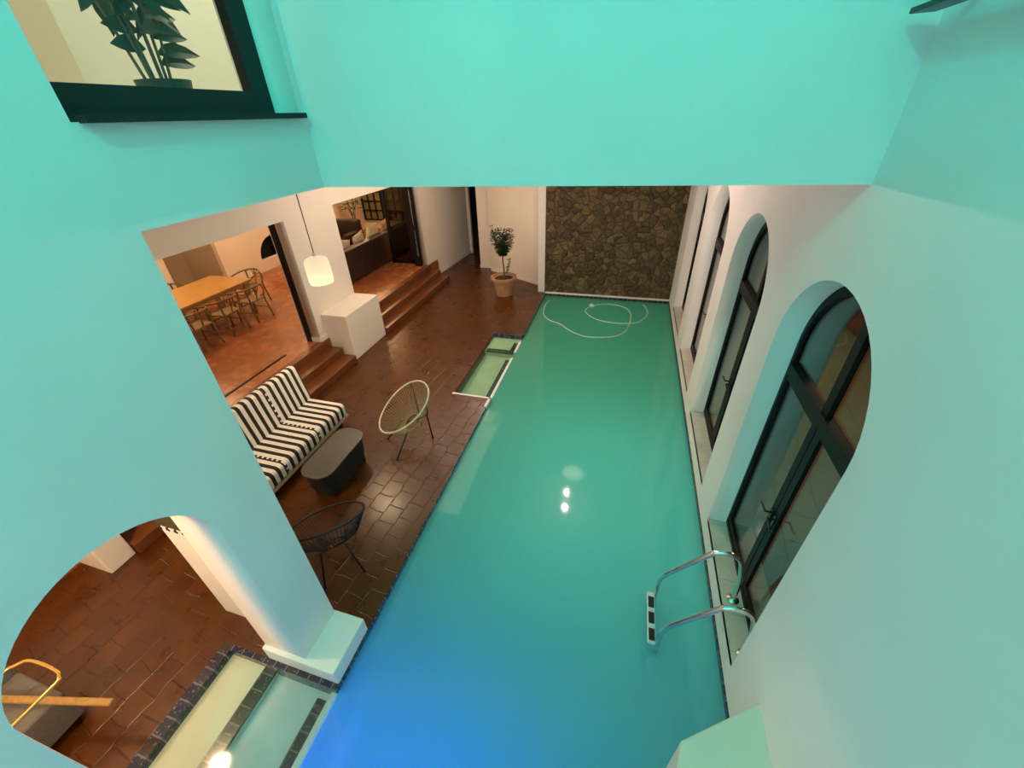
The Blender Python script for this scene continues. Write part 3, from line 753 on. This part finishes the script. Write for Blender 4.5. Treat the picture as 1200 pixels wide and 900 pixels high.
# ------------------------------------------------------------------ living room
ls = thing('leather_sofa', 'long dark brown leather sofa with its back to the living room steps', 'sofa', (-7.2,10.2,ZU))
b = bmesh.new(); bx(b,.16,.46,-1.95,1.9,.06,.86); obj('backrest', b, 'leather', ls, bevel=.05, bseg=4)
b = bmesh.new(); bx(b,-.45,.20,-1.95,1.9,.06,.28); obj('base', b, 'leather', ls, bevel=.03)
for k in range(3):
    b = bmesh.new(); bx(b,-.46,.18,-1.66+k*1.09,-.58+k*1.09,.27,.44); obj('seat_cushion', b, 'leather', ls, bevel=.045, bseg=4)
for y in (-1.97,1.67):
    b = bmesh.new(); bx(b,-.46,.30,y,y+.27,.06,.62); obj('armrest', b, 'leather', ls, bevel=.05, bseg=4)
for x in (-.38,.38):
    for y in (-1.8,1.75):
        b = bmesh.new(); bx(b,x-.03,x+.03,y-.03,y+.03,0,.07); obj('foot', b, 'blackwood', ls)
def cushion(name, label, loc, rot, mat, w=.46, grp=None):
    b = bmesh.new(); n = 8; g = {}
    for sgn in (1,-1):
        for i in range(n+1):
            for j in range(n+1):
                u, v = i/n*2-1, j/n*2-1; e = (1-u**4)*(1-v**4)
                if e < 1e-9 and sgn < 0: g[sgn,i,j] = g[1,i,j]; continue
                k = 1 - .06*(1-abs(u*v)) * 1.0
                g[sgn,i,j] = b.verts.new((u*w/2*k, sgn*.075*e**.5, v*w/2*k))
        for i in range(n):
            for j in range(n):
                b.faces.new((g[sgn,i,j],g[sgn,i+1,j],g[sgn,i+1,j+1],g[sgn,i,j+1]))
    o = obj(name, b, mat, smooth=True); o.location = loc; o.rotation_euler = rot
    return tag(o, label, 'cushion', grp)
cushion('throw_cushion', 'mottled throw cushion peeking over the sofa back nearest the pillar', (-7.16,9.05,1.22), (.1,.25,PI/2), 'patterned', .52)
cushion('throw_cushion', 'mottled throw cushion over the sofa back beside the dark throw cushion', (-7.14,9.75,1.24), (.1,-.2,PI/2), 'patterned', .52)
cushion('throw_cushion', 'large cream throw cushion standing highest behind the sofa back', (-7.14,10.45,1.30), (.1,.15,PI/2), 'cushion', .62)
cushion('throw_cushion', 'cream throw cushion seen dimly through the tinted glass door', (-7.14,11.25,1.30), (.1,-.25,PI/2), 'cushion', .56)
am = thing('leather_armchair', 'dark brown leather armchair facing the sofa across the living room', 'armchair', (-8.95,11.45,ZU), -PI/2)
b = bmesh.new(); bx(b,-.45,-.2,-.5,.5,.0,.95); obj('backrest', b, 'leather', am, bevel=.06, bseg=4)
b = bmesh.new(); bx(b,-.3,.45,-.5,.5,.06,.44); obj('seat', b, 'leather', am, bevel=.05, bseg=4)
for y in (-.55,.33):
    b = bmesh.new(); bx(b,-.4,.45,y,y+.22,.06,.64); obj('armrest', b, 'leather', am, bevel=.05, bseg=4)
lp = thing('potted_houseplant', 'leafy dark houseplant behind the armchair by the orange lit wall', 'plant', (-9.5,13.0,ZU))
b = bmesh.new(); lathe(b, [(.14,0),(.2,.35),(.19,.36),(.02,.33)], 24); obj('pot', b, 'darkpot', lp)
b = bmesh.new(); lv = bmesh.new(); rnd = random.Random(11)
for k in range(7):
    a = rnd.random()*2*PI; top = Vector((.28*math.cos(a),.28*math.sin(a),1.2+rnd.random()*.6)); tube(b, smoothpath([(0,0,.33),(top.x*.3,top.y*.3,.9),top],4), .010, 6)
    for q in range(5):
        aa = rnd.random()*2*PI; leaf(lv, Vector((0,0,.33)).lerp(top,.6+.1*q), (math.cos(aa),math.sin(aa),.3), .28, .12, .4)
obj('stem', b, 'bark', lp); obj('foliage', lv, 'bigleaf', lp)

# ------------------------------------------------------------------ plant in the upper window
up = thing('rubber_plant', 'broad leaved plant in a dark pot behind the upper window glass', 'plant', (-2.86,2.34,4.035))
b = bmesh.new(); lathe(b, [(.10,0),(.14,.20),(.15,.25),(.13,.25),(.02,.22)], 28); obj('pot', b, 'darkpot', up)
stem = bmesh.new(); lv = bmesh.new(); rnd = random.Random(21)
for k,(dx,dy,h) in enumerate(((.02,.05,1.15),(-.04,-.10,1.1),(.03,-.03,1.25),(.0,.12,.7),(.02,-.17,.95),(.0,.0,.8),(-.02,-.24,1.0),(.03,-.14,1.2))):
    pts = smoothpath([(dx*.3,dy*.4,.22),(dx*.8,dy*1.0,.22+h*.5),(dx*1.3,dy*2.2,.22+h)],6)
    tube(stem, pts, .009, 6, r2=.005)
    for q in range(5,len(pts)):
        for r in range(2):
            aa = q*2.4 + r*PI + rnd.uniform(-.5,.5); L = rnd.uniform(.13,.21)
            leaf(lv, pts[q], (math.cos(aa)*.55, math.sin(aa), rnd.uniform(-.45,.4)), L, L*.44, rnd.uniform(.3,.6), Vector((1,rnd.uniform(-.9,.1),rnd.uniform(-.1,.5))))
for aa,z,L in ((1.35,.38,.30),(1.7,.33,.26),(1.2,.46,.24),(4.6,.40,.2),(4.9,.48,.22),(1.9,.50,.22),(1.45,.56,.22)):
    leaf(lv, (.0,.03*math.sin(aa),z), (math.cos(aa)*.3, math.sin(aa), .30), L, .095, .25, Vector((1,-.5,.3)))
obj('stem', stem, 'bark', up); obj('foliage', lv, 'silleaf', up)

# ------------------------------------------------------------------ armchair seen through the low arch
gc = thing('gold_framed_chair', 'grey upholstered chair with a thin gold tube frame seen through the low arch', 'chair', (-3.7,-.15,0))
def gc_obj(name, bm, mat, **kw): return obj(name, unpar(bm,(-3.7,-.15,0)), mat, gc, **kw)
b = bmesh.new(); bx(b,-4.28,-3.74,-.72,.22,.10,.42); gc_obj('seat', b, 'grey', bevel=.02, bseg=4)
b = bmesh.new(); bx(b,-4.42,-4.28,-.72,.22,.10,.66); gc_obj('backrest', b, 'grey', bevel=.03, bseg=4)
for x in (-4.36,-3.80):
    for y in (-.66,.16):
        b = bmesh.new(); lathe(b, [(.015,0),(.022,.10)], 10, Matrix.Translation((x,y,0))); gc_obj('foot', b, 'blackwood')
b = bmesh.new(); tube(b, smoothpath([(-4.07,-.55,.70),(-4.05,.10,.70),(-4.01,.22,.70),(-3.93,.275,.70),(-3.68,.285,.70),(-3.59,.26,.70),(-3.565,.17,.70),(-3.575,-.55,.70),(-3.62,-.61,.70),(-4.0,-.61,.70)],6,True), .0125, 8, True); fr_ = gc_obj('gold_frame', b, 'brass', smooth=True)
for x in (-4.04,-3.60):
    b = bmesh.new(); tube(b, [(x,-.6,.0),(x,-.6,.70)], .010, 8); gc_obj('frame_leg', b, 'brass', smooth=True)
b = bmesh.new(); bx(b,-.50,.46,-.024,.024,.47,.50,Matrix.Translation((-3.68,.165,0)) @ Matrix.Rotation(.25,4,'Z')); gc_obj('arm_bar', b, 'rattan', bevel=.01)

# ------------------------------------------------------------------ ceiling downlights over the pool
for i,(x,y,lab) in enumerate(((-.66,6.63,'round recessed downlight over the pool, the one nearer the stone wall'),(-.64,6.18,'round recessed downlight over the pool, the one nearer the light well'))):
    t = thing('ceiling_downlight', lab, 'light', (x,y,ZH), 0, 'downlights over the pool')
    b = bmesh.new(); lathe(b, [(.075,-.012),(.075,0),(.055,0),(.055,-.012)], 24, cap=False); obj('bezel', b, 'gloss_white', t)
    b = bmesh.new(); lathe(b, [(.002,-.006),(.05,-.006)], 24); obj('lens', b, 'downl', t)

t = thing('flush_ceiling_lamp', 'round frosted flush lamp on the ceiling over the middle of the pool', 'lamp', (-.6,7.3,ZH))
b = bmesh.new(); lathe(b, [(.20,-.06),(.205,0),(.16,0)], 32, cap=False); obj('rim', b, 'steel', t)
b = bmesh.new(); lathe(b, [(.01,-.07),(.12,-.068),(.195,-.055)], 32, cap=False); obj('diffuser', b, 'diffuser', t, smooth=True)

# ------------------------------------------------------------------ lights
def lamp(name, kind, loc, power, col, size=.1, rot=None, spot=None, blend=.3):
    l = bpy.data.lights.new(name, kind); l.energy = power; l.color = col
    if kind == 'AREA':
        l.shape = 'RECTANGLE'; l.size, l.size_y = size if isinstance(size, tuple) else (size, size)
    else: l.shadow_soft_size = size
    if kind == 'SPOT': l.spot_size = spot; l.spot_blend = blend
    o = bpy.data.objects.new(name, l); COL.objects.link(o); o.location = loc
    if rot: o.rotation_euler = rot
    return o
# coloured light of the well
lamp('well_light', 'POINT', (-.9,-.9,6.5), 152, (.02,1.,.77), .06)
# pool lights below the surface
lamp('pool_light', 'AREA', (-1.1,-.4,-.9), 62, (.0,.06,1.), (1.8,2.8), (PI,0,0))
lamp('pool_light', 'AREA', (-.1,3.6,-1.2), 29, (.28,.80,.76), (2.4,3.4), (PI,0,0))
lamp('pool_light', 'AREA', (-.35,7.4,-1.2), 12, (.03,.74,.44), (2.8,4.6), (PI,0,0))
# warm lights
lamp('dining_glow', 'POINT', (-8.6,5.4,3.0), 110, (1.,.66,.34), .25)
lamp('dining_glow', 'POINT', (-8.6,8.8,3.1), 80, (1.,.66,.36), .25)
lamp('living_glow', 'POINT', (-8.8,12.6,3.0), 85, (1.,.58,.28), .25)
lamp('deck_glow', 'SPOT', (-4.2,.45,2.7), 125, (1.,.66,.36), .1, (0,-.30,0), 2.7, .25)
lamp('deck_glow', 'POINT', (-2.95,-1.2,2.5), 115, (1.,.70,.46), .12)  # second unseen light, added to warm the pier's inner face
lamp('near_wall_fill', 'POINT', (-.2,-2.4,1.7), 30, (1.,.86,.86), .2)  # unseen fill behind the camera, added to lift the lower walls
lamp('hall_glow', 'POINT', (-3.6,9.0,3.3), 45, (1.,.74,.54), .2)
lamp('pool_room_glow', 'AREA', (-.6,7.3,ZH-.075), 4, (1.,.76,.62), (.5,.5)).data.shape = 'DISK'
lamp('downlight_glow', 'POINT', (-.66,6.63,ZH-.10), 70, (1.,.68,.57), .04)
lamp('downlight_glow', 'POINT', (-.64,6.18,ZH-.10), 70, (1.,.68,.57), .04)
lamp('deck_fill', 'AREA', (-4.0,7.0,3.58), 52, (1.,.76,.56), (2.,3.2))  # broad unseen fill over the deck, sized so its reflection stays faint
lamp('pendant_glow', 'POINT', (PX,PY,PZ+.07), 75, (1.,.74,.46), .05)
lamp('patio_glow', 'POINT', (3.8,6.2,3.2), 140, (1.,.70,.40), .2)
lamp('upper_room_glow', 'POINT', (-3.2,.1,5.6), 34, (1.,.78,.48), .15)  # extra unseen light, added to warm the column
lamp('upper_room_glow', 'AREA', (-3.4,4.0,6.6), 75, (1.,.88,.66), (1.,2.4))

w = bpy.data.worlds.new('night_sky'); scn.world = w; w.use_nodes = True
bgn = w.node_tree.nodes['Background']; bgn.inputs[0].default_value = (.02,.03,.04,1); bgn.inputs[1].default_value = .4

# ------------------------------------------------------------------ camera (calibrated from the photograph's straight lines)
F, CX, CY = 468.366, 587.225, 435.018
yaw, pit, rol = [math.radians(v) for v in (17.998, 32.351, 2.951)]
fwd = Vector((-math.sin(yaw)*math.cos(pit), math.cos(yaw)*math.cos(pit), -math.sin(pit)))
right = Vector((math.cos(yaw), math.sin(yaw), 0)); down = fwd.cross(right)
r2 = right*math.cos(rol) + down*math.sin(rol); d2 = -right*math.sin(rol) + down*math.cos(rol)
cd = bpy.data.cameras.new('camera'); cam = bpy.data.objects.new('camera', cd); COL.objects.link(cam)
rm = Matrix((r2, -d2, -fwd)).transposed().to_4x4(); rm.translation = (0,0,4.0); cam.matrix_world = rm
cd.sensor_fit = 'HORIZONTAL'; cd.sensor_width = 36; cd.lens = F/1200*36; cd.clip_start = .05
cd.shift_x = (600-CX)/1200; cd.shift_y = (CY-450)/1200
scn.camera = cam
scn.view_settings.view_transform = 'Standard'
scn.view_settings.exposure = 0.0
scn.cycles.use_denoising = True
scn.cycles.max_bounces = 8; scn.cycles.transparent_max_bounces = 16
scn.cycles.sample_clamp_indirect = 6.0
